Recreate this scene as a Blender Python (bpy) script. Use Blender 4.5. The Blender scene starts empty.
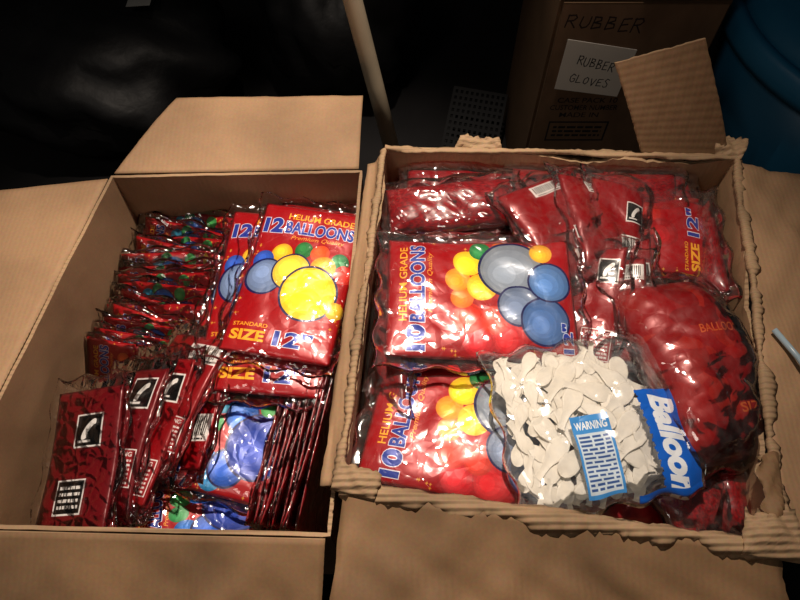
import bpy, math, random, bmesh
import numpy as np
from mathutils import Vector, Matrix

scene = bpy.context.scene
COL = scene.collection

# ------------------------------------------------------------------ helpers
def link(o):
    COL.objects.link(o); return o

def tag(o, label, category, group=None, kind=None):
    o["label"] = label; o["category"] = category
    if group: o["group"] = group
    if kind: o["kind"] = kind

def mesh_obj(name, verts, faces, mats=(), smooth=True, uvs=None, midx=None):
    me = bpy.data.meshes.new(name)
    me.from_pydata([tuple(map(float, v)) for v in verts], [], [tuple(map(int, f)) for f in faces])
    for m in mats: me.materials.append(m)
    if smooth: me.polygons.foreach_set("use_smooth", [True]*len(me.polygons))
    if midx is not None: me.polygons.foreach_set("material_index", midx)
    if uvs is not None:
        uvl = me.uv_layers.new(name="UVMap")
        arr = np.array(uvs, dtype=np.float32)
        li = np.empty(len(me.loops), dtype=np.int32)
        me.loops.foreach_get("vertex_index", li)
        uvl.data.foreach_set("uv", arr[li].ravel())
    me.update()
    return link(bpy.data.objects.new(name, me))

def parent(c, p):
    bpy.context.view_layer.update()
    c.parent = p
    c.matrix_parent_inverse = p.matrix_world.inverted()

def empty(name, loc):
    e = bpy.data.objects.new(name, None); e.location = loc
    e.empty_display_size = 0.05
    link(e); bpy.context.view_layer.update(); return e

def solidify(o, t, offset=0.0, rim=None):
    m = o.modifiers.new("solid", 'SOLIDIFY'); m.thickness = t; m.offset = offset
    if rim is not None: m.material_offset_rim = rim
    return m

# ------------------------------------------------------------------ raster art
def text_tris(body, bold=0.0, shear=0.0, _c={}):
    k = (body, bold, shear)
    if k in _c: return _c[k]
    cu = bpy.data.curves.new("t", 'FONT'); cu.body = body; cu.size = 1; cu.offset = bold; cu.shear = shear
    cu.resolution_u = 4
    ob = bpy.data.objects.new("t", cu); link(ob)
    dg = bpy.context.evaluated_depsgraph_get()
    ev = ob.evaluated_get(dg); me = ev.to_mesh(); me.calc_loop_triangles()
    vs = np.array([v.co[:2] for v in me.vertices]); ts = np.array([t.vertices[:] for t in me.loop_triangles])
    T = vs[ts]; ev.to_mesh_clear()
    bpy.data.objects.remove(ob); bpy.data.curves.remove(cu)
    lo = T.reshape(-1, 2).min(0); hi = T.reshape(-1, 2).max(0)
    _c[k] = (T, lo, hi); return _c[k]

class Canvas:
    def __init__(s, W, H, rgb, a=1.0):
        s.W, s.H = W, H
        s.p = np.zeros((H, W, 4), np.float32); s.p[..., :3] = np.array(rgb)/255.; s.p[..., 3] = a
        s.Y, s.X = np.mgrid[0:H, 0:W].astype(np.float32)
    def put(s, m, rgb, a=1.0):
        s.p[m, :3] = np.array(rgb)/255.; s.p[m, 3] = a
    def ell(s, u, v, rx, ry, rgb, rot=0):
        dx = s.X - u*s.W; dy = s.Y - v*s.H; c, n = math.cos(rot), math.sin(rot)
        a = (dx*c+dy*n)/(rx*s.W); b = (-dx*n+dy*c)/(ry*s.W)
        s.put(a*a+b*b < 1, rgb)
    def rect(s, u0, v0, u1, v1, rgb, a=1.0):
        x0, x1, y0, y1 = int(u0*s.W), int(u1*s.W), int(v0*s.H), int(v1*s.H)
        s.p[y0:y1, x0:x1, :3] = np.array(rgb)/255.; s.p[y0:y1, x0:x1, 3] = a
    def text(s, body, u0, v0, u1, v1, rgb, bold=0.0, shear=0.0, rot=0, grow=0.0, a=1.0):
        T, lo, hi = text_tris(body, bold, shear)
        cx, cy = (u0+u1)/2*s.W, (v0+v1)/2*s.H
        w, h = (u1-u0)*s.W+2*grow, (v1-v0)*s.H+2*grow
        if rot in (90, 270): w, h = h, w
        Q = (T-(lo+hi)/2)/(hi-lo)*np.array([w, h])
        r = math.radians(rot); c, n = math.cos(r), math.sin(r)
        Q = np.stack([Q[..., 0]*c-Q[..., 1]*n+cx, Q[..., 0]*n+Q[..., 1]*c+cy], -1)
        col = np.array(rgb)/255.
        for t in Q:
            x0, y0 = np.floor(t.min(0)).astype(int); x1, y1 = np.ceil(t.max(0)).astype(int)+1
            x0, y0 = max(x0, 0), max(y0, 0); x1, y1 = min(x1, s.W), min(y1, s.H)
            if x1 <= x0 or y1 <= y0: continue
            X = s.X[y0:y1, x0:x1]; Y = s.Y[y0:y1, x0:x1]
            e = []
            for i in range(3):
                a0, b0 = t[i], t[(i+1) % 3]
                e.append((b0[0]-a0[0])*(Y-a0[1])-(b0[1]-a0[1])*(X-a0[0]))
            m = ((e[0] >= -.3) & (e[1] >= -.3) & (e[2] >= -.3)) | ((e[0] <= .3) & (e[1] <= .3) & (e[2] <= .3))
            sub = s.p[y0:y1, x0:x1]; sub[m, :3] = col; sub[m, 3] = a
    def lines(s, u0, v0, u1, v1, n, rgb, seed=0):
        r = random.Random(seed)
        for i in range(n):
            v = v0+(v1-v0)*(i+.5)/n; hh = (v1-v0)/n*.25; u = u0
            while u < u1:
                l = r.uniform(.02, .07); s.rect(u, v-hh, min(u+l, u1), v+hh, rgb); u += l+.012
    def stroke(s, pts, wd, rgb):
        for (a, b) in zip(pts[:-1], pts[1:]):
            ax, ay, bx, by = a[0]*s.W, a[1]*s.H, b[0]*s.W, b[1]*s.H
            L = max(1e-6, (bx-ax)**2+(by-ay)**2)
            t = np.clip(((s.X-ax)*(bx-ax)+(s.Y-ay)*(by-ay))/L, 0, 1)
            d = (s.X-ax-t*(bx-ax))**2+(s.Y-ay-t*(by-ay))**2
            s.put(d < wd*wd, rgb)
    def image(s, name):
        im = bpy.data.images.new(name, s.W, s.H, alpha=True)
        im.pixels.foreach_set(s.p.ravel()); im.update(); im.pack(); return im

GLY = {
 "R": [[(0, 0), (.05, 1)], [(0, .95), (.6, 1), (.75, .78), (.55, .55), (.05, .5)], [(.3, .5), (.8, -.05)]],
 "U": [[(.05, 1), (0, .3), (.25, .0), (.6, .1), (.75, .4), (.75, 1)]],
 "B": [[(0, 0), (.05, 1)], [(0, 1), (.55, .95), (.6, .7), (.1, .52), (.65, .42), (.7, .12), (0, 0)]],
 "E": [[(.7, 1), (.05, .95), (0, 0), (.72, .05)], [(.02, .5), (.55, .55)]],
 "G": [[(.75, .85), (.4, 1), (.05, .65), (.08, .2), (.4, 0), (.75, .15), (.75, .45), (.45, .45)]],
 "L": [[(.05, 1), (0, 0), (.7, .05)]],
 "O": [[(.4, 1), (.05, .7), (.1, .15), (.45, 0), (.75, .35), (.7, .85), (.4, 1)]],
 "V": [[(0, 1), (.35, 0), (.75, 1)]],
 "S": [[(.7, .9), (.3, 1), (.08, .75), (.6, .4), (.6, .1), (.2, 0), (0, .15)]],
}
def handwrite(cv, word, u, v, cw, chh, wd, rgb, seed, slope=0.0):
    r = random.Random(seed)
    for i, ch in enumerate(word):
        ox = u+i*cw*1.12+r.uniform(-.06, .06)*cw; oy = v+slope*i+r.uniform(-.08, .08)*chh; k = r.uniform(.85, 1.1)
        for st in GLY[ch]:
            cv.stroke([(ox+p[0]*cw+.12*cw*p[1], oy+p[1]*chh*k) for p in st], wd, rgb)

RED = (166, 6, 18); YEL = (250, 186, 46); NAVY = (18, 20, 80)
def star(cv, u, v, r, rgb):
    dx = abs(cv.X-u*cv.W)/(r*cv.W); dy = abs(cv.Y-v*cv.H)/(r*cv.W)
    cv.put((np.sqrt(dx)+np.sqrt(dy)) < 1, rgb)

def art_front(num, scheme):
    cv = Canvas(480, 800, RED)
    r = random.Random(3)
    for i in range(20):
        side = r.choice([0, 1]); u = r.uniform(.02, .10) if side else r.uniform(.90, .98)
        star(cv, u, r.uniform(.2, .75), r.uniform(.012, .028), (225, 160, 60))
    if scheme == 'Y':
        bl = [(.50, .69, .085, (30, 110, 50)), (.66, .68, .09, (220, 80, 30)), (.86, .645, .085, (30, 110, 60)),
              (.30, .655, .10, (225, 170, 30)), (.14, .60, .10, (40, 80, 170)), (.92, .57, .09, (200, 50, 40)),
              (.20, .485, .185, NAVY), (.205, .485, .168, (110, 130, 165)),
              (.44, .535, .185, NAVY), (.44, .535, .17, (225, 190, 60)), (.72, .585, .12, (235, 150, 40)),
              (.65, .41, .27, NAVY), (.65, .41, .25, (240, 200, 36)), (.92, .33, .08, (210, 170, 40))]
    elif scheme == 'G':
        bl = [(.14, .52, .13, (190, 26, 36)), (.30, .57, .12, (205, 50, 28)), (.46, .60, .09, (225, 120, 40)), (.62, .62, .10, (230, 150, 40)),
              (.78, .56, .12, (245, 205, 40)), (.90, .49, .085, (30, 120, 60)), (.56, .49, .12, (240, 190, 40)), (.92, .37, .08, (210, 100, 40)),
              (.16, .36, .14, (185, 26, 32)), (.28, .44, .11, (200, 54, 36)),
              (.72, .33, .26, NAVY), (.72, .33, .24, (128, 138, 150)),
              (.40, .30, .17, NAVY), (.40, .30, .155, (110, 125, 150)),
              (.28, .17, .19, NAVY), (.28, .17, .175, (70, 105, 155)), (.60, .13, .17, NAVY), (.60, .13, .155, (80, 120, 170)), (.86, .16, .09, (225, 170, 40))]
    elif scheme == 'N':
        bl = [(.3, .55, .22, (175, 22, 24)), (.66, .48, .2, (180, 30, 24)), (.45, .33, .16, (155, 18, 24)), (.8, .66, .08, (205, 90, 40))]
    else:
        bl = [(.46, .70, .09, (30, 120, 60)), (.64, .69, .10, (50, 140, 70)), (.84, .67, .09, (30, 120, 150)),
              (.28, .65, .11, (30, 100, 175)), (.14, .58, .12, (45, 130, 180)), (.92, .58, .08, (40, 110, 60)),
              (.26, .50, .19, NAVY), (.26, .50, .17, (24, 76, 165)),
              (.78, .52, .17, NAVY), (.78, .52, .155, (30, 90, 170)),
              (.52, .34, .33, NAVY), (.52, .34, .31, (16, 48, 140)), (.9, .36, .08, (60, 140, 70))]
    for u, v, rr, c in bl:
        cv.ell(u, v, rr, rr*1.14, c)
        if c != NAVY:      # printed tone rings and knot of each balloon
            for k, (sc, br) in enumerate(((.84, 1.05), (.62, 1.12), (.38, 1.2))):
                cv.ell(u-.12*rr*(k+1)*.5, v+.05*rr*(k+1), rr*sc, rr*sc*1.14, tuple(min(255, int(x*br+5*(k+1))) for x in c))
    cv.text("HELIUM GRADE", .27, .893, .91, .935, YEL, bold=.012)
    BLU = (34, 60, 160); PAL = (235, 240, 250)
    cv.text(num, .045, .795, .24, .895, PAL, bold=.08, grow=3)
    cv.text(num, .045, .795, .24, .895, BLU, bold=.05)
    cv.text("BALLOONS", .265, .797, .93, .878, PAL, bold=.06, grow=3)
    cv.text("BALLOONS", .265, .797, .93, .878, BLU, bold=.03)
    cv.text("Premium Quality", .34, .75, .86, .785, (240, 170, 60), shear=.3)
    if scheme == 'G':
        cv.text("12\"", .05, .03, .27, .085, PAL, bold=.06, grow=2)
        cv.text("12\"", .05, .03, .27, .085, BLU, bold=.03)
    else:
        cv.text("STANDARD", .06, .155, .38, .18, YEL, bold=.01)
        cv.text("SIZE", .06, .07, .38, .135, YEL, bold=.04)
        cv.text("12\"", .46, .065, .80, .155, PAL, bold=.06, grow=3)
        cv.text("12\"", .46, .065, .80, .155, BLU, bold=.03)
    return cv

def art_bundle():
    cv = Canvas(480, 800, (150, 12, 18)); r = random.Random(6)
    for i in range(40):
        c = r.choice([(142, 10, 16), (162, 18, 18), (150, 22, 18), (132, 8, 14), (166, 34, 26)])
        cv.ell(r.uniform(0, 1), r.uniform(0, 1), r.uniform(.04, .16), r.uniform(.06, .3), c, r.uniform(0, 3))
    cv.text("BALLOONS", .45, .62, .95, .67, (205, 96, 48), bold=.01, shear=.2)
    cv.text("SIZE", .55, .2, .85, .25, (205, 96, 44), bold=.02)
    return cv

def art_back(v):
    cv = Canvas(480, 800, (142, 6, 16) if v not in (1, 4) else (110, 8, 18))
    W_ = (238, 234, 230); K_ = (12, 11, 13)
    bars, blk, txt = [], [], []
    if v == 0: bars = [(.46, .78, .97, .93)]; txt = [(.50, .14, .95, .38)]
    elif v == 1: blk = [(.40, .60, 1.1), (.26, .16, 1.1)]
    elif v == 2: blk = [(.60, .70, .95)]; txt = [(.48, .06, .95, .30)]
    elif v == 3: bars = [(.52, .20, .97, .40)]; blk = [(.62, .56, .95)]
    else: blk = [(.56, .72, 1.05)]; txt = [(.44, .20, .94, .44)]
    r = random.Random(v)
    for b in bars:
        cv.rect(*b, W_)
        u = b[0]+.04
        while u < b[2]-.05:
            l = r.uniform(.008, .02); cv.rect(u, b[1]+.04, u+l, b[3]-.015, K_); u += l+r.uniform(.01, .02)
        cv.lines(b[0]+.06, b[1]+.006, b[2]-.06, b[1]+.03, 1, K_, 2)
    for (u, w, k) in blk:
        cv.rect(u-.02, w-.012, u+.32*k+.02, w+.19*k+.012, W_); cv.rect(u, w, u+.32*k, w+.19*k, K_)
        if w > .4:
            cv.ell(u+.16*k, w+.10*k, .13*k, .05*k, W_, .9); cv.ell(u+.20*k, w+.085*k, .09*k, .035*k, K_, .9)
            cv.rect(u+.03*k, w+.02*k, u+.2*k, w+.035*k, W_)
        else:
            cv.lines(u+.03, w+.02, u+.29*k, w+.17*k, 4, W_, 4)
    for t in txt:
        cv.rect(*t, W_); cv.rect(t[0]+.012, t[1]+.008, t[2]-.012, t[3]-.008, (160, 36, 42))
        cv.text("WARNING", t[0]+.05, t[3]-.05, t[2]-.05, t[3]-.02, W_, bold=.03)
        cv.lines(t[0]+.04, t[1]+.015, t[2]-.04, t[3]-.06, 6, W_, 5)
    return cv

# ------------------------------------------------------------------ materials
def newmat(name):
    m = bpy.data.materials.new(name); m.use_nodes = True
    nt = m.node_tree; b = nt.nodes["Principled BSDF"]; return m, nt, b

def N(nt, t, **kw):
    n = nt.nodes.new(t)
    for k, v in kw.items(): setattr(n, k, v)
    return n

def ramp(nt, stops):
    r = N(nt, "ShaderNodeValToRGB"); cr = r.color_ramp
    while len(cr.elements) < len(stops): cr.elements.new(.5)
    for e, (p, c) in zip(cr.elements, stops): e.position = p; e.color = (*c, 1)
    return r

def crinkle_bump(nt, b, scale=60, strength=.5, dist=.004):
    tc = N(nt, "ShaderNodeTexCoord")
    nz = N(nt, "ShaderNodeTexNoise"); nz.inputs["Scale"].default_value = scale*.4; nz.inputs["Detail"].default_value = 3
    add = N(nt, "ShaderNodeVectorMath", operation='MULTIPLY_ADD')
    add.inputs[1].default_value = (.05, .05, .05)
    vo = N(nt, "ShaderNodeTexVoronoi", feature='DISTANCE_TO_EDGE'); vo.inputs["Scale"].default_value = scale
    nt.links.new(tc.outputs["Object"], nz.inputs["Vector"])
    nt.links.new(nz.outputs["Color"], add.inputs[0]); nt.links.new(tc.outputs["Object"], add.inputs[2])
    nt.links.new(add.outputs[0], vo.inputs["Vector"])
    bp = N(nt, "ShaderNodeBump"); bp.inputs["Strength"].default_value = strength; bp.inputs["Distance"].default_value = dist
    nt.links.new(vo.outputs["Distance"], bp.inputs["Height"])
    return bp

def mat_print(name, img):
    m, nt, b = newmat(name)
    t = N(nt, "ShaderNodeTexImage"); t.image = img
    nt.links.new(t.outputs["Color"], b.inputs["Base Color"])
    b.inputs["Roughness"].default_value = .36; b.inputs["Metallic"].default_value = .12
    b.inputs["Coat Weight"].default_value = .4; b.inputs["Coat Roughness"].default_value = .12
    bp = crinkle_bump(nt, b, 36, .34)
    nt.links.new(bp.outputs[0], b.inputs["Normal"]); nt.links.new(bp.outputs[0], b.inputs["Coat Normal"])
    return m

def mat_redfilm():
    m, nt, b = newmat("red_film")
    nz = N(nt, "ShaderNodeTexNoise"); nz.inputs["Scale"].default_value = 30
    r = ramp(nt, [(.3, (.12, .002, .005)), (.7, (.36, .004, .009))])
    nt.links.new(nz.outputs["Fac"], r.inputs[0]); nt.links.new(r.outputs[0], b.inputs["Base Color"])
    b.inputs["Roughness"].default_value = .36; b.inputs["Coat Weight"].default_value = .35; b.inputs["Coat Roughness"].default_value = .14
    bp = crinkle_bump(nt, b, 34, .4); nt.links.new(bp.outputs[0], b.inputs["Normal"])
    return m

def mat_clear(name, base=.05, img=None, rough=.12, bscale=45, bstr=.7, milk=0.0, mcol=(.8, .78, .76)):
    m, nt, b = newmat(name)
    out = nt.nodes["Material Output"]; nt.nodes.remove(b)
    tr = N(nt, "ShaderNodeBsdfTransparent")
    gl = N(nt, "ShaderNodeBsdfGlossy"); gl.inputs["Roughness"].default_value = rough; gl.inputs["Color"].default_value = (1, 1, 1, 1)
    lw = N(nt, "ShaderNodeFresnel"); lw.inputs["IOR"].default_value = 1.5
    ma = N(nt, "ShaderNodeMath", operation='ADD'); ma.inputs[1].default_value = base; ma.use_clamp = True
    bp = crinkle_bump(nt, None, bscale, bstr, .005)
    nt.links.new(bp.outputs[0], gl.inputs["Normal"]); nt.links.new(bp.outputs[0], lw.inputs["Normal"])
    nt.links.new(lw.outputs[0], ma.inputs[0])
    src = tr
    if milk:
        df = N(nt, "ShaderNodeBsdfDiffuse"); df.inputs[0].default_value = (*mcol, 1)
        nzz = N(nt, "ShaderNodeTexNoise"); nzz.inputs["Scale"].default_value = 14; nzz.inputs["Detail"].default_value = 4
        mr = N(nt, "ShaderNodeMapRange"); mr.inputs[1].default_value = .4; mr.inputs[2].default_value = .75; mr.inputs[3].default_value = milk*.3; mr.inputs[4].default_value = milk*2.2
        nt.links.new(nzz.outputs["Fac"], mr.inputs[0])
        m0 = N(nt, "ShaderNodeMixShader"); nt.links.new(mr.outputs[0], m0.inputs[0]); nt.links.new(tr.outputs[0], m0.inputs[1]); nt.links.new(df.outputs[0], m0.inputs[2])
        src = m0
    mx = N(nt, "ShaderNodeMixShader")
    nt.links.new(ma.outputs[0], mx.inputs[0]); nt.links.new(src.outputs[0], mx.inputs[1]); nt.links.new(gl.outputs[0], mx.inputs[2])
    last = mx
    if img:
        t = N(nt, "ShaderNodeTexImage"); t.image = img
        p = N(nt, "ShaderNodeBsdfPrincipled"); p.inputs["Roughness"].default_value = .3
        nt.links.new(t.outputs["Color"], p.inputs["Base Color"]); nt.links.new(bp.outputs[0], p.inputs["Normal"])
        m2 = N(nt, "ShaderNodeMixShader")
        nt.links.new(t.outputs["Alpha"], m2.inputs[0]); nt.links.new(mx.outputs[0], m2.inputs[1]); nt.links.new(p.outputs[0], m2.inputs[2])
        last = m2
    nt.links.new(last.outputs[0], out.inputs[0])
    return m

def mat_card(name, base=(.44, .27, .135), stripes=0.0, dark=.72, wscale=40):
    m, nt, b = newmat(name)
    tc = N(nt, "ShaderNodeTexCoord")
    n1 = N(nt, "ShaderNodeTexNoise"); n1.inputs["Scale"].default_value = 6; n1.inputs["Detail"].default_value = 8
    n2 = N(nt, "ShaderNodeTexNoise"); n2.inputs["Scale"].default_value = 260; n2.inputs["Detail"].default_value = 3
    nt.links.new(tc.outputs["Object"], n1.inputs["Vector"]); nt.links.new(tc.outputs["Object"], n2.inputs["Vector"])
    r = ramp(nt, [(.3, tuple(c*dark for c in base)), (.62, base)])
    nt.links.new(n1.outputs["Fac"], r.inputs[0])
    mx = N(nt, "ShaderNodeMixRGB", blend_type='MULTIPLY'); mx.inputs[0].default_value = .3
    nt.links.new(r.outputs[0], mx.inputs[1]); nt.links.new(n2.outputs["Color"], mx.inputs[2])
    nt.links.new(mx.outputs[0], b.inputs["Base Color"])
    b.inputs["Roughness"].default_value = .7; b.inputs["Specular IOR Level"].default_value = .3
    wv = N(nt, "ShaderNodeTexWave"); wv.inputs["Scale"].default_value = wscale; wv.inputs["Distortion"].default_value = .3
    wv.bands_direction = 'Y' if stripes else 'X'
    nt.links.new(tc.outputs["Object"], wv.inputs["Vector"])
    ad = N(nt, "ShaderNodeMath", operation='MULTIPLY_ADD'); ad.inputs[1].default_value = .05+stripes
    nt.links.new(wv.outputs["Fac"], ad.inputs[0]); nt.links.new(n1.outputs["Fac"], ad.inputs[2])
    bp = N(nt, "ShaderNodeBump"); bp.inputs["Strength"].default_value = .45; bp.inputs["Distance"].default_value = .007
    nt.links.new(ad.outputs[0], bp.inputs["Height"]); nt.links.new(bp.outputs[0], b.inputs["Normal"])
    return m

def mat_plain(name, c, rough=.5, var=.3, scale=8, spec=.5, bump=0.0, coat=0):
    m, nt, b = newmat(name)
    nz = N(nt, "ShaderNodeTexNoise"); nz.inputs["Scale"].default_value = scale; nz.inputs["Detail"].default_value = 4
    tc = N(nt, "ShaderNodeTexCoord"); nt.links.new(tc.outputs["Object"], nz.inputs["Vector"])
    r = ramp(nt, [(.3, tuple(x*(1-var) for x in c)), (.7, c)])
    nt.links.new(nz.outputs["Fac"], r.inputs[0]); nt.links.new(r.outputs[0], b.inputs["Base Color"])
    b.inputs["Roughness"].default_value = rough; b.inputs["Specular IOR Level"].default_value = spec
    b.inputs["Coat Weight"].default_value = coat
    if bump:
        bp = N(nt, "ShaderNodeBump"); bp.inputs["Strength"].default_value = bump; bp.inputs["Distance"].default_value = .01
        nt.links.new(nz.outputs["Fac"], bp.inputs["Height"]); nt.links.new(bp.outputs[0], b.inputs["Normal"])
    return m

CARD = mat_card("cardboard", (.52, .315, .175), 0, .66)
CARD_BROWN = mat_card("brown_cardboard", (.33, .19, .095), 0, .5)  # darker, blotchier brown than the box bodies, for front flaps and a torn piece
CARD_EDGE = mat_card("cardboard_torn_edge", (.54, .35, .20), .5, .5)
CARD_FLAP = mat_card("cardboard_corrugated", (.24, .135, .068), .0, .8)
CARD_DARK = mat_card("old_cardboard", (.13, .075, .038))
F12 = mat_print("packet_print_yellow", art_front("12", 'Y').image("art_a"))
F10 = mat_print("packet_print_grey", art_front("10", 'G').image("art_b"))
FBL = mat_print("packet_print_blue", art_front("12", 'B').image("art_c"))
FRD = mat_print("packet_print_red", art_front("12", 'N').image("art_d"))
BUN = mat_print("bundle_print", art_bundle().image("art_e"))
BK = [mat_print("packet_back_print", art_back(i).image("art_back_%d" % i)) for i in range(5)]
REDF = mat_redfilm()
CLEAR = mat_clear("clear_film", base=.014, bstr=.75, rough=.07, bscale=42)
CLEARD = mat_clear("clear_film_thick", base=.06, rough=.07, bscale=24, bstr=1.0, milk=.016)

# ------------------------------------------------------------------ packets
def crumple(x, y, rng, amp, f0=12, n=7):
    z = np.zeros_like(x)
    for i in range(n):
        a = rng.uniform(0, math.pi); f = f0*(1.5**i)*rng.uniform(.7, 1.3)
        ph = rng.uniform(0, 6.28); wob = rng.uniform(.2, .8)
        px = x*math.cos(a)+y*math.sin(a); py = -x*math.sin(a)+y*math.cos(a)
        z += (np.abs(np.sin(px*f+ph+wob*np.sin(py*f*.7+ph)))-.6)*amp/(1.42**i)
    return z

def pillow(w, h, t, seed, amp, bend, zoff=0.0, res=.0048, under=.35, edge=.0, n=7):
    rng = random.Random(seed)
    nx, ny = max(10, int(w/res)), max(10, int(h/res))
    U, V = np.meshgrid(np.linspace(0, 1, nx+1), np.linspace(0, 1, ny+1))
    X = (U-.5)*w; Y = (V-.5)*h
    pr = np.clip((1-np.abs(2*U-1)**2.6)*(1-np.abs(2*V-1)**3.5), 0, 1)**.6
    cr = crumple(X, Y, rng, amp, n=n)
    low = crumple(X, Y, rng, amp*1.2, 5, 2)
    curl = bend*.7*((U-.5)*2*rng.choice([-1, 1])+(V-.5)*2*rng.choice([-1, 1]))**2*.25
    bz = bend*((Y/h*2)**2-.3)+low+curl
    ztop = t*pr + cr*(.35+.65*pr) + bz + zoff*(pr > 0)*np.minimum(1, pr*3)
    zbot = -t*under*pr + bz + cr*.35*(1-pr) - zoff*np.minimum(1, pr*3)
    eX = X + edge*np.sin(Y*90+seed)*(np.abs(2*U-1)**8); eY = Y + edge*np.sin(X*110+seed)*(np.abs(2*V-1)**8)
    top = np.stack([eX, eY, ztop], -1)
    bot = np.stack([eX, eY, np.minimum(zbot, ztop-.0004)], -1)
    tid = np.arange((nx+1)*(ny+1)).reshape(ny+1, nx+1)
    bid = tid.copy(); inner = np.zeros_like(tid, bool); inner[1:-1, 1:-1] = True
    bid[inner] = tid.size+np.arange(inner.sum())
    verts = np.concatenate([top.reshape(-1, 3), bot[inner]])
    uv = np.concatenate([np.stack([U, V], -1).reshape(-1, 2), np.stack([U, V], -1)[inner]])
    def quads(g, flip):
        q = np.stack([g[:-1, :-1], g[:-1, 1:], g[1:, 1:], g[1:, :-1]], -1).reshape(-1, 4)
        return q[:, ::-1] if flip else q
    a = quads(tid, False); b = quads(bid, True)
    return verts, np.concatenate([a, b]), uv, [0]*len(a)+[1]*len(b)

def frame(C, up, right):
    u = Vector(up).normalized(); r = Vector(right); r = (r-u*r.dot(u)).normalized(); n = r.cross(u)
    return Matrix(((r.x, u.x, n.x, C[0]), (r.y, u.y, n.y, C[1]), (r.z, u.z, n.z, C[2]), (0, 0, 0, 1)))

SEED = [10]
def packet(C, up, right, mat, w=.165, h=.28, t=.012, amp=.0027, bend=None, label="", group=None, sleeve=True,
           name="balloon_packet", mw=.012, mh=.018, clear=None, seed=None):
    SEED[0] += 1; sd = SEED[0] if seed is None else seed
    if bend is None: bend = random.Random(sd*7).uniform(-.005, .005)
    v, f, uv, mi = pillow(w, h, t, sd, amp, bend)
    o = mesh_obj(name, v, f, [mat, REDF], True, uv, mi)
    o.matrix_world = frame(C, up, right)
    tag(o, label, "balloon packet", group)
    if sleeve:
        v, f, uv, mi = pillow(w+2*mw, h+2*mh, t*1.08, sd, amp*1.15, bend, zoff=.0016, res=.0050, edge=.004)
        s = mesh_obj("plastic_sleeve", v, f, [clear or CLEAR], True, uv, [0]*len(mi))
        s.matrix_world = frame(C, up, right)
        s["label"] = "clear crinkled plastic sleeve"
        parent(s, o)
    return o

# ------------------------------------------------------------------ cardboard
def nz(x, y, s=1.0):
    return (math.sin(x*7.1*s+1.3)*math.cos(y*5.3*s+.7)+.5*math.sin(x*17.3*s+y*11.9*s)+.3*math.sin(x*41*s-y*37*s+2))

def smooth_noise(n, rng, k):
    a = np.array([rng.uniform(-1, 1) for _ in range(n)]); ker = np.ones(k)/k
    b = np.convolve(np.concatenate([a[-k:], a, a[:k]]), ker, 'same')[k:-k]
    return b/max(1e-6, np.abs(b).max())

def box_body(corners, z0, z1, tear=.002, bulge=.006, taper=.985, name="body", mat=CARD, seed=0, thick=.005, notch=0):
    rng = random.Random(seed)
    cx = sum(c[0] for c in corners)/4; cy = sum(c[1] for c in corners)/4
    n = 60; nzv = 16; ring = []
    for k in range(4):
        a, b = Vector(corners[k]), Vector(corners[(k+1) % 4])
        d = (b-a).normalized(); nr = Vector((d.y, -d.x))
        if nr.dot(Vector(((a.x+b.x)/2-cx, (a.y+b.y)/2-cy))) < 0: nr = -nr
        for i in range(n):
            s = i/n; ring.append((a.lerp(b, s), nr, math.sin(math.pi*s), s))
    V = []; M = len(ring); notches = [(rng.randrange(M), rng.uniform(3, 9), rng.uniform(.3, 1)) for _ in range(notch)]
    sn = smooth_noise(M, rng, 5); sn2 = smooth_noise(M, rng, 11)
    for j in range(nzv+1):
        q = j/nzv
        for i, (p, nr, bl, s) in enumerate(ring):
            k = taper+(1-taper)*q
            pp = Vector((cx, cy))+(p-Vector((cx, cy)))*k + nr*(bulge*bl*math.sin(math.pi*min(1, q*.9+.1)) + .0003*nz(i*.02, q*.6, 1))
            z = z0+(z1-z0)*q
            if j >= nzv-1:
                f_ = 1 if j == nzv else .4
                if j == nzv: z += tear*(sn[i]*.8+rng.uniform(-.25, .25))
                for (c0, wd, am) in notches:
                    if j == nzv: z -= .014*am*max(0, 1-abs(i-c0)/wd)
                pp += nr*tear*1.2*sn2[i]*f_
            V.append((pp.x, pp.y, z))
    F = [(j*M+i, j*M+(i+1) % M, (j+1)*M+(i+1) % M, (j+1)*M+i) for j in range(nzv) for i in range(M)]
    F.append(tuple(range(M))[::-1])
    o = mesh_obj(name, V, F, [mat, CARD_EDGE], False)
    solidify(o, thick, 0, 1)
    return o

def flap(A, B, Cc, D, curve=0.0, tear=.002, nu=60, nv=26, wav=.002, name="flap", mat=CARD, thick=.0045, seed=1, side=0.0, corr=0.0, creases=0):
    rng = random.Random(seed)
    A, B, Cc, D = map(Vector, (A, B, Cc, D)); nrm = (B-A).cross(D-A).normalized()
    V = []; cl = [(rng.uniform(0, 1), rng.uniform(-.5, .5), rng.uniform(.4, 1)*rng.choice([-1, 1])) for _ in range(creases)]
    sl_, sr_ = smooth_noise(nv+1, rng, 4), smooth_noise(nv+1, rng, 4); st_ = smooth_noise(nu+1, rng, 4)
    for j in range(nv+1):
        for i in range(nu+1):
            u, v = i/nu, j/nv
            vv = v; uu = u
            if j == nv: vv = v+tear*8*(nz(u*3+seed, 0, 1)*.4+st_[i]*.5)
            if i == 0: uu = u-side*(sl_[j]*.5+.5)
            if i == nu: uu = u+side*(sr_[j]*.5+.5)
            p = (A*(1-uu)+B*uu)*(1-vv)+(D*(1-uu)+Cc*uu)*vv
            d = curve*math.sin(math.pi*v)+wav*nz(u*.8+seed, v*.7)*min(1, v*3)+corr*math.sin(v*2*math.pi*14)
            for (c0, sl, am) in cl:
                d += am*.006*max(0, 1-abs(u-c0-sl*v)*16)*min(1, v*3)
            V.append(p+nrm*d)
    F = [(j*(nu+1)+i, j*(nu+1)+i+1, (j+1)*(nu+1)+i+1, (j+1)*(nu+1)+i) for j in range(nv) for i in range(nu)]
    o = mesh_obj(name, V, F, [mat, CARD_EDGE], True)
    solidify(o, thick, 0, 1)
    return o

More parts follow.
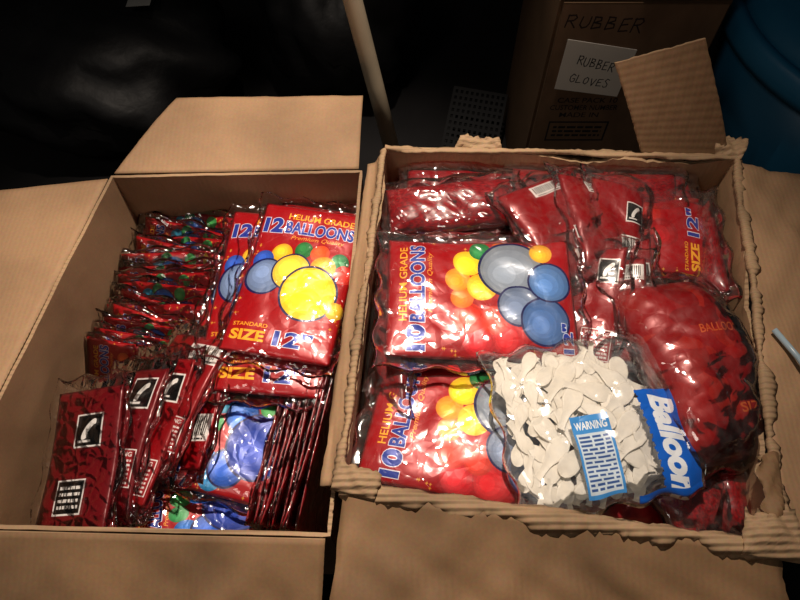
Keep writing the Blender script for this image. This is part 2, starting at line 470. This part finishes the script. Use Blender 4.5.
def torn_liner(a, b, z, wdt, drop, seed, out):
    rng = random.Random(seed); a, b = Vector(a), Vector(b); n = 110; V = []; F = []
    d = (b-a).normalized(); nr = Vector((d.y, -d.x))*out
    sm = smooth_noise(n+1, rng, 6)*.5+.5; s2 = smooth_noise(n+1, rng, 15); s3 = smooth_noise(n+1, rng, 2)
    for i in range(n+1):
        s = i/n; p = a.lerp(b, s)
        e = .15+sm[i]*.85+s3[i]*.10
        lift = .0022*s2[i]+.003+sm[i]*.001
        ww = wdt*e
        pr = [(-.30*ww, -.002+lift), (0, .002+lift*1.2), (ww*.5, .0008+lift), (ww, -drop*e+lift*.5)]
        for (q, zz) in pr: V.append((p.x+nr.x*(q+.002*s2[i]), p.y+nr.y*(q+.002*s2[i]), z+zz))
    for i in range(n):
        for k in range(3): F.append((i*4+k, i*4+k+1, (i+1)*4+k+1, (i+1)*4+k))
    o = mesh_obj("torn_rim", V, F, [CARD_EDGE, CARD_EDGE], True); solidify(o, .0022, 0, 1); return o

# ---- left carton
LB = [(-.565, .158), (-.086, .147), (-.064, .718), (-.4716, .707)]
lz = .38
lbox = empty("cardboard_box", (-.29, .43, 0))
tag(lbox, "open tan cardboard box with flaps folded out holding red packets", "box")
parts = [box_body(LB, .004, lz, .0008, .006, seed=2)]
parts.append(flap((-.468, .712, lz), (-.068, .722, lz), (-.064, .868, .402), (-.385, .862, .402), curve=.004, tear=.0006, seed=3, wav=.001))
parts.append(flap((-.568, .165, lz), (-.476, .700, lz), (-.80, .682, .345), (-.86, .16, .34), curve=.002, tear=.0006, seed=4, creases=2, wav=.0012))
parts.append(flap((-.561, .153, lz), (-.09, .142, lz), (-.10, -.05, .315), (-.58, -.05, .315), curve=.010, tear=.0006, seed=5, creases=4, mat=CARD_BROWN))
for p in parts: parent(p, lbox)

# ---- right carton
RB = [(-.071, .196), (.4325, .128), (.53, .706), (-.024, .727)]
rz = .42
rbox = empty("cardboard_box", (.22, .44, 0))
tag(rbox, "battered open cardboard box with torn rim heaped with red packets", "box")
parts = [box_body(RB, .004, rz, .006, .006, seed=7, thick=.006, notch=16)]
parts.append(flap((-.066, .190, rz), (.428, .122, rz), (.45, -.05, .36), (-.085, -.04, .37), curve=.010, tear=.002, wav=.005, seed=8, side=.008, creases=12, mat=CARD_BROWN))
parts.append(flap((.437, .135, rz), (.534, .70, rz), (.74, .665, .39), (.68, .10, .37), curve=.004, tear=.002, wav=.007, seed=9, side=.016, creases=12))
parts.append(flap((.385, .722, rz), (.522, .716, rz), (.442, .80, .574), (.324, .80, .53), curve=.004, tear=.0012, wav=.001, seed=10, side=.01, nu=30, nv=90, mat=CARD_FLAP, corr=.0002))
parts.append(flap((-.026, .722, rz), (-.073, .20, rz), (-.097, .20, .398), (-.052, .715, .398), curve=.004, tear=.012, nv=6, wav=.002, seed=11))
parts.append(flap((-.02, .731, rz), (.37, .722, rz), (.37, .735, .37), (-.02, .745, .37), curve=.004, tear=.01, nv=6, wav=.002, seed=12))
parts.append(torn_liner(RB[0], RB[1], rz, .026, .008, 3, 1))
parts.append(torn_liner(RB[1], RB[2], rz, .020, .003, 5, 1))
parts.append(torn_liner(RB[2], RB[3], rz, .017, .002, 6, 1))
parts.append(torn_liner(RB[3], RB[0], rz, .015, .002, 9, 1))
parts.append(flap((-.082, .19, rz+.004), (-.03, .178, rz+.002), (-.022, .205, rz+.012), (-.070, .222, rz+.014), curve=.004, tear=.02, nu=14, nv=8, wav=.003, seed=31, side=.05, mat=CARD_EDGE, thick=.003))
parts.append(flap((.385, .118, rz+.002), (.452, .108, rz+.004), (.448, .165, rz+.018), (.398, .162, rz+.010), curve=.008, tear=.03, nu=16, nv=9, wav=.005, seed=32, side=.07, mat=CARD_EDGE, thick=.003))
parts.append(flap((.442, .14, rz+.002), (.458, .23, rz+.002), (.424, .225, rz+.016), (.418, .15, rz+.012), curve=.006, tear=.03, nu=16, nv=9, wav=.005, seed=33, side=.07, mat=CARD_BROWN, thick=.003))
parts.append(flap((.50, .712, rz+.002), (.535, .70, rz+.002), (.55, .735, rz+.018), (.50, .742, rz+.014), curve=.006, tear=.02, nu=14, nv=8, wav=.004, seed=34, side=.07, mat=CARD_EDGE, thick=.003))
parts.append(flap((.09, .726, rz+.001), (.16, .724, rz+.001), (.155, .742, rz+.012), (.10, .744, rz+.016), curve=.003, tear=.03, nu=16, nv=7, wav=.003, seed=35, side=.07, mat=CARD_EDGE, thick=.003))
for p in parts: parent(p, rbox)

# ------------------------------------------------------------------ hidden heaps
def heap(corners, z0, zt, seed, label):
    n = 70; V = []; rng = random.Random(seed)
    A, B, Cc, D = [Vector(c) for c in corners]
    U, W = np.meshgrid(np.linspace(0, 1, n+1), np.linspace(0, 1, n+1))
    Z = crumple(U*.5, W*.5, rng, .012, 14, 6)
    for j in range(n+1):
        for i in range(n+1):
            u, v = i/n, j/n
            p = (A*(1-u)+B*u)*(1-v)+(D*(1-u)+Cc*u)*v
            V.append((p.x, p.y, zt(u, v)+Z[j, i]))
    g = lambda i, j: j*(n+1)+i
    F = [(g(i, j), g(i+1, j), g(i+1, j+1), g(i, j+1)) for j in range(n) for i in range(n)]
    b = len(V); border = [g(i, 0) for i in range(n)]+[g(n, j) for j in range(n)]+[g(i, n) for i in range(n, 0, -1)]+[g(0, j) for j in range(n, 0, -1)]
    for q in border: V.append((V[q][0], V[q][1], z0))
    m = len(border)
    F += [(border[k], b+k, b+(k+1) % m, border[(k+1) % m]) for k in range(m)]
    F.append(tuple(b+k for k in range(m))[::-1])
    o = mesh_obj("balloon_packet_heap", V, F, [REDF])
    tag(o, label, "balloon packets", kind="stuff")
heap([(-.520, .175), (-.105, .168), (-.085, .695), (-.455, .688)], .01, lambda u, v: .17+.05*u*(v > .4), 5,
     "crumpled red balloon packets filling the lower half of the box")
heap([(-.048, .215), (.415, .155), (.505, .685), (-.005, .702)], .01, lambda u, v: .33, 6,
     "crumpled red balloon packets under the top layer of the box")

# ------------------------------------------------------------------ left box packets
g1 = "balloon packets in the open box"
packet((-.158, .522, .354), (.052, .287, .012), (1, 0, .02), F12, w=.165, h=.262, t=.013, amp=.0034, bend=.003, label="red packet with yellow balloon print lying on top", group=g1)
packet((-.180, .482, .328), (.026, .287, .012), (1, 0, .02), F12, w=.168, h=.27, label="red packet with lower print showing under the top packet", group=g1)
packet((-.206, .532, .322), (.022, .287, .012), (1, 0, -.04), F12, w=.165, h=.275, label="red packet with only a strip of print showing", group=g1)
packet((-.222, .520, .300), (.060, .287, .012), (1, 0, -.02), F12, w=.165, h=.275, label="red packet with only a strip of print showing", group=g1)
packet((-.150, .566, .296), (.06, .287, .012), (1, 0, .02), F12, h=.265, label="red packet partly covered in the stack", group=g1)
packet((-.180, .545, .270), (.03, .287, .0), (1, 0, .02), F12, h=.27, label="red packet partly covered in the stack", group=g1)
packet((-.17, .55, .245), (.03, .287, .0), (1, 0, .02), F12, h=.27, label="red packet partly covered in the stack", group=g1)
rr = random.Random(33)
for i in range(23):
    y = .678-.0112*i
    x = -.365-.0022*i+rr.uniform(-.016, .012)
    m_ = [FBL, REDF, FBL, FRD, FBL, F12][i % 6]
    packet((x, y-.02, .234-.0022*i+rr.uniform(-.012, .010)), (-1, .10+rr.uniform(-.14, .18), rr.uniform(-.14, .12)), (rr.uniform(-.08, .08), .72+rr.uniform(-.18, .18), .72), m_, w=.135, h=.185, t=.006, amp=.0040,
           label="red balloon packet wedged in a tight slanting row", group="balloon packets filed against the box wall", mw=.010, mh=.012)
lean = [(-.442, .258, .302, 1, -.03, .30, .118, .205), (-.404, .290, .296, 4, .12, .44, .120, .215), (-.368, .308, .300, 2, .22, .38, .12, .210),
        (-.336, .352, .306, 0, .34, .40, .125, .205), (-.310, .350, .290, 3, .10, .52, .12, .200)]
for i, (x, y, z, b, yw, tl, w_, h_) in enumerate(lean):
    packet((x, y, z), (yw, 1, .10), (.86, 0, tl), BK[b], w=w_, h=h_, t=.007, amp=.0022, bend=.006*(-1)**i,
           label="red packet back with printed black and white marks, leaning", group="balloon packets leaning in a fan", mw=.013, mh=.022)
packet((-.236, .287, .284), (-1, .24, .08), (.24, 1, .02), FBL, w=.150, h=.210, t=.011, label="red packet with large blue balloon print lying sideways", group=g1)
packet((-.265, .205, .252), (-1, -.12, .02), (-.12, 1, 0), FBL, w=.12, h=.23, t=.011, label="blue printed packet underneath another packet", group=g1)
packet((-.25, .185, .228), (-1, .05, .02), (.05, 1, 0), FBL, w=.10, h=.24, t=.010, label="blue printed packet near the box bottom", group=g1)
for i in range(10):
    x = -.101-.0066*i
    packet((x, .285, .260-.0030*i+rr.uniform(-.005, .005)), (.18+.04*math.sin(i*1.7), 1, .06), (-.20-.025*i, 0, 1), REDF, w=.14, h=.245-.003*i, t=.0055, amp=.0020,
           label="red balloon packet standing on its edge in a tight row", group="balloon packets standing on edge", mw=.003, mh=.008)

# ------------------------------------------------------------------ right box packets
g2 = "balloon packets heaped in the torn box"
def rp(C, up, right, mat, label, **k):
    k.setdefault("clear", CLEARD); return packet(C, up, right, mat, label=label, group=g2, **k)
rp((.112, .458, .408), (-1, .02, .0), (.02, 1, 0), F10, "red packet with grey and blue balloons lying sideways on top", w=.19, h=.26, t=.015, amp=.0046, mw=.018, bend=.006)
rp((.092, .278, .372), (-1, .22, 0), (.22, 1, 0), F10, "red packet with blue balloon print near the front rim", w=.182, h=.265, t=.014, amp=.0040)
rp((.398, .362, .392), (-.20, 1, .10), (1, .2, -.22), BUN, "bulging crumpled red packet in clear plastic by the wall", w=.155, h=.260, t=.050, amp=.0100, mw=.010, mh=.014)
rp((.400, .36, .352), (-.30, 1, .04), (1, .3, -.10), REDF, "crumpled red packet beneath the bulging packet", w=.16, h=.25, t=.02, amp=.006)
rp((.366, .598, .382), (-1, .14, .0), (.14, 1, .05), FRD, "red packet with size lettering turned sideways near the corner", w=.15, h=.215, t=.012, amp=.005, mw=.014)
rp((.332, .590, .404), (.16, 1, .05), (.9, -.1, -.24), BK[3], "crumpled red packet back in loose clear plastic", w=.085, h=.17, t=.012, amp=.007, mw=.018)
rp((.296, .60, .394), (-.16, 1, .0), (.9, .1, -.35), BK[0], "crumpled red packet back leaning in clear plastic", w=.09, h=.17, t=.014, amp=.007, mw=.016)
rp((.08, .635, .388), (-1, -.10, 0), (0, 1, .2), REDF, "rolled crumpled red packet against the rim", w=.085, h=.20, t=.026, amp=.010, mw=.014)
rp((.10, .595, .372), (-1, .10, 0), (0, 1, .1), REDF, "crumpled red packet between larger packets", w=.07, h=.20, t=.02, amp=.009)
rp((.228, .598, .410), (-.55, 1, .05), (1, .55, -.1), BK[0], "crumpled red packet with white barcode panel", w=.115, h=.135, t=.011, amp=.006)
rp((.25, .552, .398), (-.20, 1, .05), (1, .20, -.1), BK[3], "crumpled red packet with barcode under another", w=.12, h=.11, t=.012, amp=.006)
rp((.31, .672, .382), (-1, .06, 0), (0, 1, .25), REDF, "red packet in loose clear plastic at the back rim", w=.07, h=.26, t=.02, amp=.011, mw=.018)
rp((.41, .675, .374), (-1, -.1, 0), (-.1, 1, .1), REDF, "red packet in loose clear plastic near the corner", w=.07, h=.12, t=.018, amp=.009)
rp((.12, .688, .368), (-1, .05, 0), (0, 1, .3), REDF, "red packet pressed under the back rim", w=.06, h=.22, t=.018, amp=.010, mw=.018)
rp((.468, .57, .365), (.1, 1, -.05), (.7, 0, .7), REDF, "red packet squeezed against the torn wall", w=.06, h=.18, t=.015, amp=.007)
rp((.270, .455, .392), (.28, 1, .10), (.8, -.1, .40), BK[2], "red packet leaning with printed back", w=.085, h=.19, t=.010, amp=.006)
rp((.305, .448, .394), (.14, 1, .10), (.8, -.1, .35), BK[0], "red packet leaning with barcode on its back", w=.085, h=.16, t=.010, amp=.005)
rp((.335, .480, .378), (.05, 1, .05), (.8, -.1, .45), BK[3], "red packet leaning behind others", w=.08, h=.18, t=.010, amp=.005)
rp((.41, .215, .345), (.1, 1, .05), (1, -.1, 0), REDF, "small crumpled red packet in the box corner", w=.08, h=.14, t=.02, amp=.009)
rp((.37, .20, .352), (-.4, 1, .05), (1, .4, 0), REDF, "dark crumpled packet beside the white balloon bag", w=.08, h=.12, t=.015, amp=.009)
rp((-.012, .45, .36), (.08, 1, 0), (.8, 0, .5), REDF, "red packet squeezed along the box wall", w=.07, h=.28, t=.012, amp=.004)

# ------------------------------------------------------------------ bag of white balloons
cv = Canvas(600, 560, (40, 90, 170), 0.0)
BL = (26, 96, 200); WH = (232, 238, 246)
cv.rect(.34, .06, .54, .50, (70, 145, 215)); cv.rect(.353, .08, .527, .40, (205, 220, 232))
cv.text("WARNING", .355, .42, .525, .465, (240, 245, 250), bold=.03)
cv.lines(.36, .09, .52, .39, 13, (60, 90, 150), 4)
for k in range(40):      # slanted printed band with irregular edge
    s_ = k/39; u0 = .745-.03*s_+.006*math.sin(k*1.9)
    cv.rect(u0, .03+.0140*k, .965-.01*s_, .03+.0140*(k+1)+.003, BL)
cv.text("Balloons", .770, -.06, .915, .56, WH, bold=.05, rot=270, shear=.25)
cv.rect(.60, .015, .97, .045, BL)
BAG = mat_clear("printed_clear_bag", base=.08, img=cv.image("art_bag"), bscale=22, rough=.08, bstr=1.0, milk=.075, mcol=(.72, .76, .80))
bc = (.243, .280, .413); bup = (-.17, .98, .05); brt = (.98, .17, -.03)
v, f, uv, mi = pillow(.242, .218, .024, 77, .0070, -.003, under=.3, edge=.005, n=8)
bag = mesh_obj("plastic_bag", v, f, [BAG, CLEAR], True, uv, mi)
bag.matrix_world = frame(bc, bup, brt)
tag(bag, "clear plastic bag with blue lettering filled with white balloons", "plastic bag")
def balloon_mesh():
    prof = [(0, 0), (.0015, .0065), (.007, .0120), (.017, .0155), (.029, .0155), (.038, .0120), (.046, .0085), (.053, .0064), (.064, .0056), (.076, .0056), (.0765, .0076), (.0788, .0076), (.0792, .0055)]
    n = 16; V = []; F = []
    for i, (a, r) in enumerate(prof):
        for k in range(n):
            t = 2*math.pi*k/n; V.append((math.cos(t)*max(r, .0004), a-.039, math.sin(t)*max(r, .0004)*.11+.0014*math.sin(a*70)+.0008*math.cos(t*2)))
    for i in range(len(prof)-1):
        for k in range(n): F.append((i*n+k, i*n+(k+1) % n, (i+1)*n+(k+1) % n, (i+1)*n+k))
    F.append(tuple(range(n)))
    return V, F
V, F = balloon_mesh()
WL = mat_plain("white_latex", (.84, .79, .69), .5, .08, 30)
b0 = mesh_obj("white_balloon", V, F, [WL])
rng = random.Random(12); M = frame(bc, bup, brt); first = True
for ly in range(4):
    for gy in range(6):
        for gx in range(6):
            lx = (-.092+.030*gx+rng.uniform(-.009, .009)); lyy = (-.078+.031*gy+rng.uniform(-.009, .009))
            if lx > .056: continue
            o = b0 if first else b0.copy()
            if not first: link(o)
            first = False
            ed = max(abs(lx)/.1, abs(lyy)/.1)
            R = Matrix.Rotation(rng.uniform(-1.2, 1.2)+(math.pi if rng.random() < .5 else 0), 4, 'Z') @ Matrix.Rotation(rng.uniform(-.08, .08), 4, 'X') @ Matrix.Rotation(rng.uniform(-.12, .12), 4, 'Y')
            sc = .60 if ed > .65 else .82
            o.matrix_world = M @ Matrix.Translation((lx, lyy, -.005+.0036*ly*(1.1-ed*.6))) @ R @ Matrix.Scale(sc, 4)
            tag(o, "small deflated white latex balloon inside the clear bag", "balloon", "white balloons in the clear bag")

# ------------------------------------------------------------------ surroundings
FL = mat_plain("dark_floor", (.018, .017, .018), .7, .4, 6, .2, .2)
WALLM = mat_plain("dark_wall", (.02, .019, .018), .8, .3, 3, .2)
fl = mesh_obj("floor", [(-2.5, -1, 0), (2.5, -1, 0), (2.5, 2.4, 0), (-2.5, 2.4, 0)], [(0, 1, 2, 3)], [FL], False); fl["kind"] = "structure"
wb = mesh_obj("wall_back", [(-2.5, 2.4, 0), (2.5, 2.4, 0), (2.5, 2.4, 2.4), (-2.5, 2.4, 2.4)], [(0, 1, 2, 3)], [WALLM], False); wb["kind"] = "structure"

def tube(name, pts, r, mat, n=20):
    V = []; F = []
    for i, p in enumerate(pts):
        p = Vector(p); d = (Vector(pts[min(i+1, len(pts)-1)])-Vector(pts[max(i-1, 0)])).normalized()
        a = d.orthogonal().normalized(); b = d.cross(a)
        rr = r[i] if isinstance(r, (list, tuple)) else r
        for k in range(n):
            t = 2*math.pi*k/n; V.append(p+a*math.cos(t)*rr+b*math.sin(t)*rr)
    for i in range(len(pts)-1):
        for k in range(n): F.append((i*n+k, i*n+(k+1) % n, (i+1)*n+(k+1) % n, (i+1)*n+k))
    F.append(tuple(range(n))[::-1]); F.append(tuple(len(V)-n+k for k in range(n)))
    return mesh_obj(name, V, F, [mat])
p0 = Vector((.019, .93, .0)); p1 = Vector((-.245, .99, 1.45))
pole = tube("broom_handle", [p0+(p1-p0)*t for t in (0, .25, .5, .75, .985, 1)], [.016, .016, .016, .016, .016, .008], mat_plain("cream_paint", (.62, .51, .36), .45, .15, 20))
tag(pole, "cream-coloured smooth round pole standing behind the boxes", "pole")

def bev_box(name, x0, x1, y0, y1, z0, z1, mats, b=.006):
    bm = bmesh.new(); bmesh.ops.create_cube(bm, size=1)
    for v in bm.verts:
        v.co = ((x0+x1)/2+v.co.x*(x1-x0), (y0+y1)/2+v.co.y*(y1-y0), (z0+z1)/2+v.co.z*(z1-z0))
    bmesh.ops.bevel(bm, geom=bm.edges[:], offset=b, segments=2, affect='EDGES')
    me = bpy.data.meshes.new(name); bm.to_mesh(me); bm.free()
    for m in mats: me.materials.append(m)
    return link(bpy.data.objects.new(name, me))
gc = Canvas(600, 900, (60, 40, 25), 0)
INK = (12, 8, 7)
handwrite(gc, "RUBBER", .04, .915, .075, .048, 2.6, INK, 3, -.004)
gc.text("CASE PACK 10", .12, .588, .54, .612, INK, bold=.01)
gc.text("CUSTOMER NUMBER", .08, .552, .56, .576, INK, bold=.01)
gc.text("MADE IN", .16, .516, .44, .540, INK, bold=.01)
gc.rect(.10, .39, .54, .495, INK); gc.rect(.112, .398, .528, .487, (60, 40, 25), 0)
gc.lines(.14, .41, .50, .475, 3, INK, 3)
m, nt, b = newmat("printed_old_cardboard")
t = N(nt, "ShaderNodeTexImage"); t.image = gc.image("art_carton")
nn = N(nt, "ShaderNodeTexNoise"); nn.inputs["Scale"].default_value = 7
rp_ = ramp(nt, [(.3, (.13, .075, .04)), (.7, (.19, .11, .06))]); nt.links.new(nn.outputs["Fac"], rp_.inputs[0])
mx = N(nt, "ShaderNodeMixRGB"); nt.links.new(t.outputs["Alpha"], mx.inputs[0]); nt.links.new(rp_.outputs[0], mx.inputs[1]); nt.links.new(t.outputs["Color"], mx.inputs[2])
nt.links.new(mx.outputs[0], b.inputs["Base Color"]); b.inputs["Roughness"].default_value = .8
gx0, gx1, gy, gz = .262, .545, .95, .53
gb = empty("cardboard_box", (.4, 1.1, 0)); tag(gb, "closed brown carton with handwritten and printed lettering and paper note", "box")
body = bev_box("body", gx0, gx1, gy, gy+.30, 0, gz, [CARD_DARK]); parent(body, gb)
fc = mesh_obj("printed_panel", [(gx0+.006, gy-.001, .01), (gx1-.006, gy-.001, .01), (gx1-.006, gy-.001, gz-.008), (gx0+.006, gy-.001, gz-.008)], [(0, 1, 2, 3)], [m], False, [(0, 0), (1, 0), (1, 1), (0, 1)])
parent(fc, gb)
f1 = flap((gx0, gy+.002, gz+.003), (gx1, gy+.002, gz+.003), (gx1, gy+.148, gz+.006), (gx0, gy+.148, gz+.006), mat=CARD_DARK, seed=20, wav=.001); parent(f1, gb)
f2 = flap((gx1, gy+.298, gz+.003), (gx0, gy+.298, gz+.003), (gx0, gy+.152, gz+.006), (gx1, gy+.152, gz+.006), mat=CARD_DARK, seed=21, wav=.001); parent(f2, gb)
nc = Canvas(420, 360, (222, 216, 206))
handwrite(nc, "RUBBER", .22, .56, .085, .17, 3.0, (24, 22, 28), 6, -.008)
handwrite(nc, "GLOVES", .18, .20, .095, .17, 3.0, (24, 22, 28), 7, -.008)
m, nt, b = newmat("note_paper"); t = N(nt, "ShaderNodeTexImage"); t.image = nc.image("art_note")
nt.links.new(t.outputs["Color"], b.inputs["Base Color"]); b.inputs["Roughness"].default_value = .7
note = mesh_obj("paper_note", [(.288, .9475, .347), (.410, .9475, .328), (.415, .9475, .434), (.289, .9475, .456)], [(0, 1, 2, 3)], [m], False, [(0, 0), (1, 0), (1, 1), (0, 1)])
solidify(note, .0006); note["label"] = "white paper note with handwritten lettering"; parent(note, gb)
v, f, uv, mi = pillow(.16, .09, .02, 91, .006, 0)
ob = mesh_obj("plastic_packet", v, f, [mat_plain("orange_film", (.55, .14, .08), .35, .5, 20)]); ob.matrix_world = frame((.47, .990, .552), (0, 1, 0), (1, 0, 0))
tag(ob, "crumpled orange-red plastic packet lying on top of the carton", "packet")

BLUE = mat_plain("blue_plastic", (.014, .15, .30), .42, .15, 4)
def ring_mesh(name, prof, c, mat, n=64):
    V = []; F = []
    for (r, z) in prof:
        for k in range(n):
            t = 2*math.pi*k/n; V.append((c[0]+r*math.cos(t), c[1]+r*math.sin(t), z))
    for i in range(len(prof)-1):
        for k in range(n): F.append((i*n+k, i*n+(k+1) % n, (i+1)*n+(k+1) % n, (i+1)*n+k))
    return mesh_obj(name, V, F, [mat])
bcx = (.885, .99)
bn = empty("plastic_bin", (bcx[0], bcx[1], 0)); tag(bn, "large round blue plastic bin with rolled rim beside the carton", "bin")
q = ring_mesh("body", [(.0, .0), (.20, .0), (.215, .01), (.29, .44), (.285, .44), (.21, .02), (0, .02)], bcx, BLUE); parent(q, bn)
q = ring_mesh("rim", [(.286, .44), (.312, .44), (.314, .452), (.31, .478), (.302, .484), (.288, .484), (.284, .47), (.286, .44)], bcx, BLUE); parent(q, bn)
q = ring_mesh("lid", [(.288, .482), (.29, .50), (.25, .512), (.1, .52), (0.0005, .522)], bcx, BLUE); parent(q, bn)

BLK = mat_plain("black_plastic", (.012, .012, .013), .5, .3, 12, .3, .5)
def sack(c, rx, ry, rz_, seed, label):
    n, m_ = 60, 34; rg = random.Random(seed); V = []; F = []
    th, ph = np.meshgrid(np.linspace(0, 2*math.pi, n+1)[:-1], np.linspace(.02, math.pi-.02, m_))
    X = np.sin(ph)*np.cos(th); Y = np.sin(ph)*np.sin(th); Z = np.cos(ph)
    cr = crumple(X+Z*.4, Y+Z*.6, rg, .10, 4, 8)*np.sin(ph)
    Rr = 1+cr
    P = np.stack([c[0]+rx*X*Rr, c[1]+ry*Y*Rr, np.maximum(.003, rz_*.9+rz_*Z*Rr)], -1).reshape(-1, 3)
    for j in range(m_-1):
        for i in range(n): F.append((j*n+i, (j+1)*n+i, (j+1)*n+(i+1) % n, j*n+(i+1) % n))
    F.append(tuple(range(n))); F.append(tuple((m_-1)*n+k for k in range(n))[::-1])
    o = mesh_obj("trash_bag", P, F, [BLK]); tag(o, label, "trash bag")
sack((-.70, 1.27, 0), .30, .25, .16, 3, "black crumpled plastic sack on the dark floor")
sack((-.15, 1.40, 0), .19, .2, .2, 4, "full black plastic sack behind the pole")

GR = mat_plain("grey_plastic", (.010, .010, .011), .65, .2, 9, .1)
nxp, nyp = 21, 33; pw, ph_ = .13, .26; V = []; F = []
pm = frame((.165, 1.09, .058), (.22, .92, .40), (1, -.24, 0))
for j in range(nyp+1):
    for i in range(nxp+1):
        V.append(pm @ Vector(((i/nxp-.5)*pw, (j/nyp-.5)*ph_, 0)))
for j in range(nyp):
    for i in range(nxp):
        if i % 2 == 1 and j % 2 == 1 and 1 < j < nyp-1: continue
        a = j*(nxp+1)+i; F.append((a, a+1, a+nxp+2, a+nxp+1))
pan = mesh_obj("perforated_panel", V, F, [GR], False); solidify(pan, .004)
tag(pan, "dark grey perforated panel tilted beside the carton", "panel")
pp = mesh_obj("paper_sheet", [(-.585, 1.235, .312), (-.535, 1.24, .312), (-.535, 1.29, .312), (-.585, 1.29, .312)], [(0, 1, 2, 3)], [mat_plain("paper", (.4, .4, .38), .7)], False)
solidify(pp, .001); tag(pp, "small scrap of pale paper lying on the black sack", "paper")
st = tube("plastic_straw", [(.50, .40, .428), (.52, .36, .427), (.545, .30, .421)], .004, mat_plain("pale_blue_plastic", (.45, .6, .7), .3))
tag(st, "pale blue plastic straw lying on the torn box flap", "straw")

# ------------------------------------------------------------------ light & camera
def area(name, loc, tgt, size, power, col):
    l = bpy.data.lights.new(name, 'AREA'); l.shape = 'DISK'; l.size = size; l.energy = power; l.color = col
    o = bpy.data.objects.new(name, l); o.location = loc
    o.rotation_euler = (Vector(tgt)-Vector(loc)).to_track_quat('-Z', 'Y').to_euler(); link(o); return o
sp = bpy.data.lights.new("ceiling_lamp", 'SPOT'); sp.energy = 200; sp.spot_size = math.radians(53); sp.spot_blend = 1.0; sp.shadow_soft_size = .035; sp.color = (1, .85, .71)
so = bpy.data.objects.new("ceiling_lamp", sp); so.location = (-.05, .88, 2.25); so.rotation_euler = (Vector((-.13, .46, .35))-Vector((-.05, .88, 2.25))).to_track_quat('-Z', 'Y').to_euler(); link(so)
area("room_fill", (-.9, -.5, 2.3), (0, .6, .3), .5, 3.5, (1, .88, .76))
w = bpy.data.worlds.new("World"); scene.world = w; w.use_nodes = True
w.node_tree.nodes["Background"].inputs[0].default_value = (.9, .85, .8, 1); w.node_tree.nodes["Background"].inputs[1].default_value = .025

cam = bpy.data.cameras.new("Camera"); cam.lens = 29.25; cam.sensor_width = 36
co = bpy.data.objects.new("Camera", cam); co.location = (0, 0, 1.2); co.rotation_euler = (math.radians(30), 0, 0); link(co)
cam.clip_start = .01
scene.camera = co
scene.view_settings.view_transform = 'Standard'
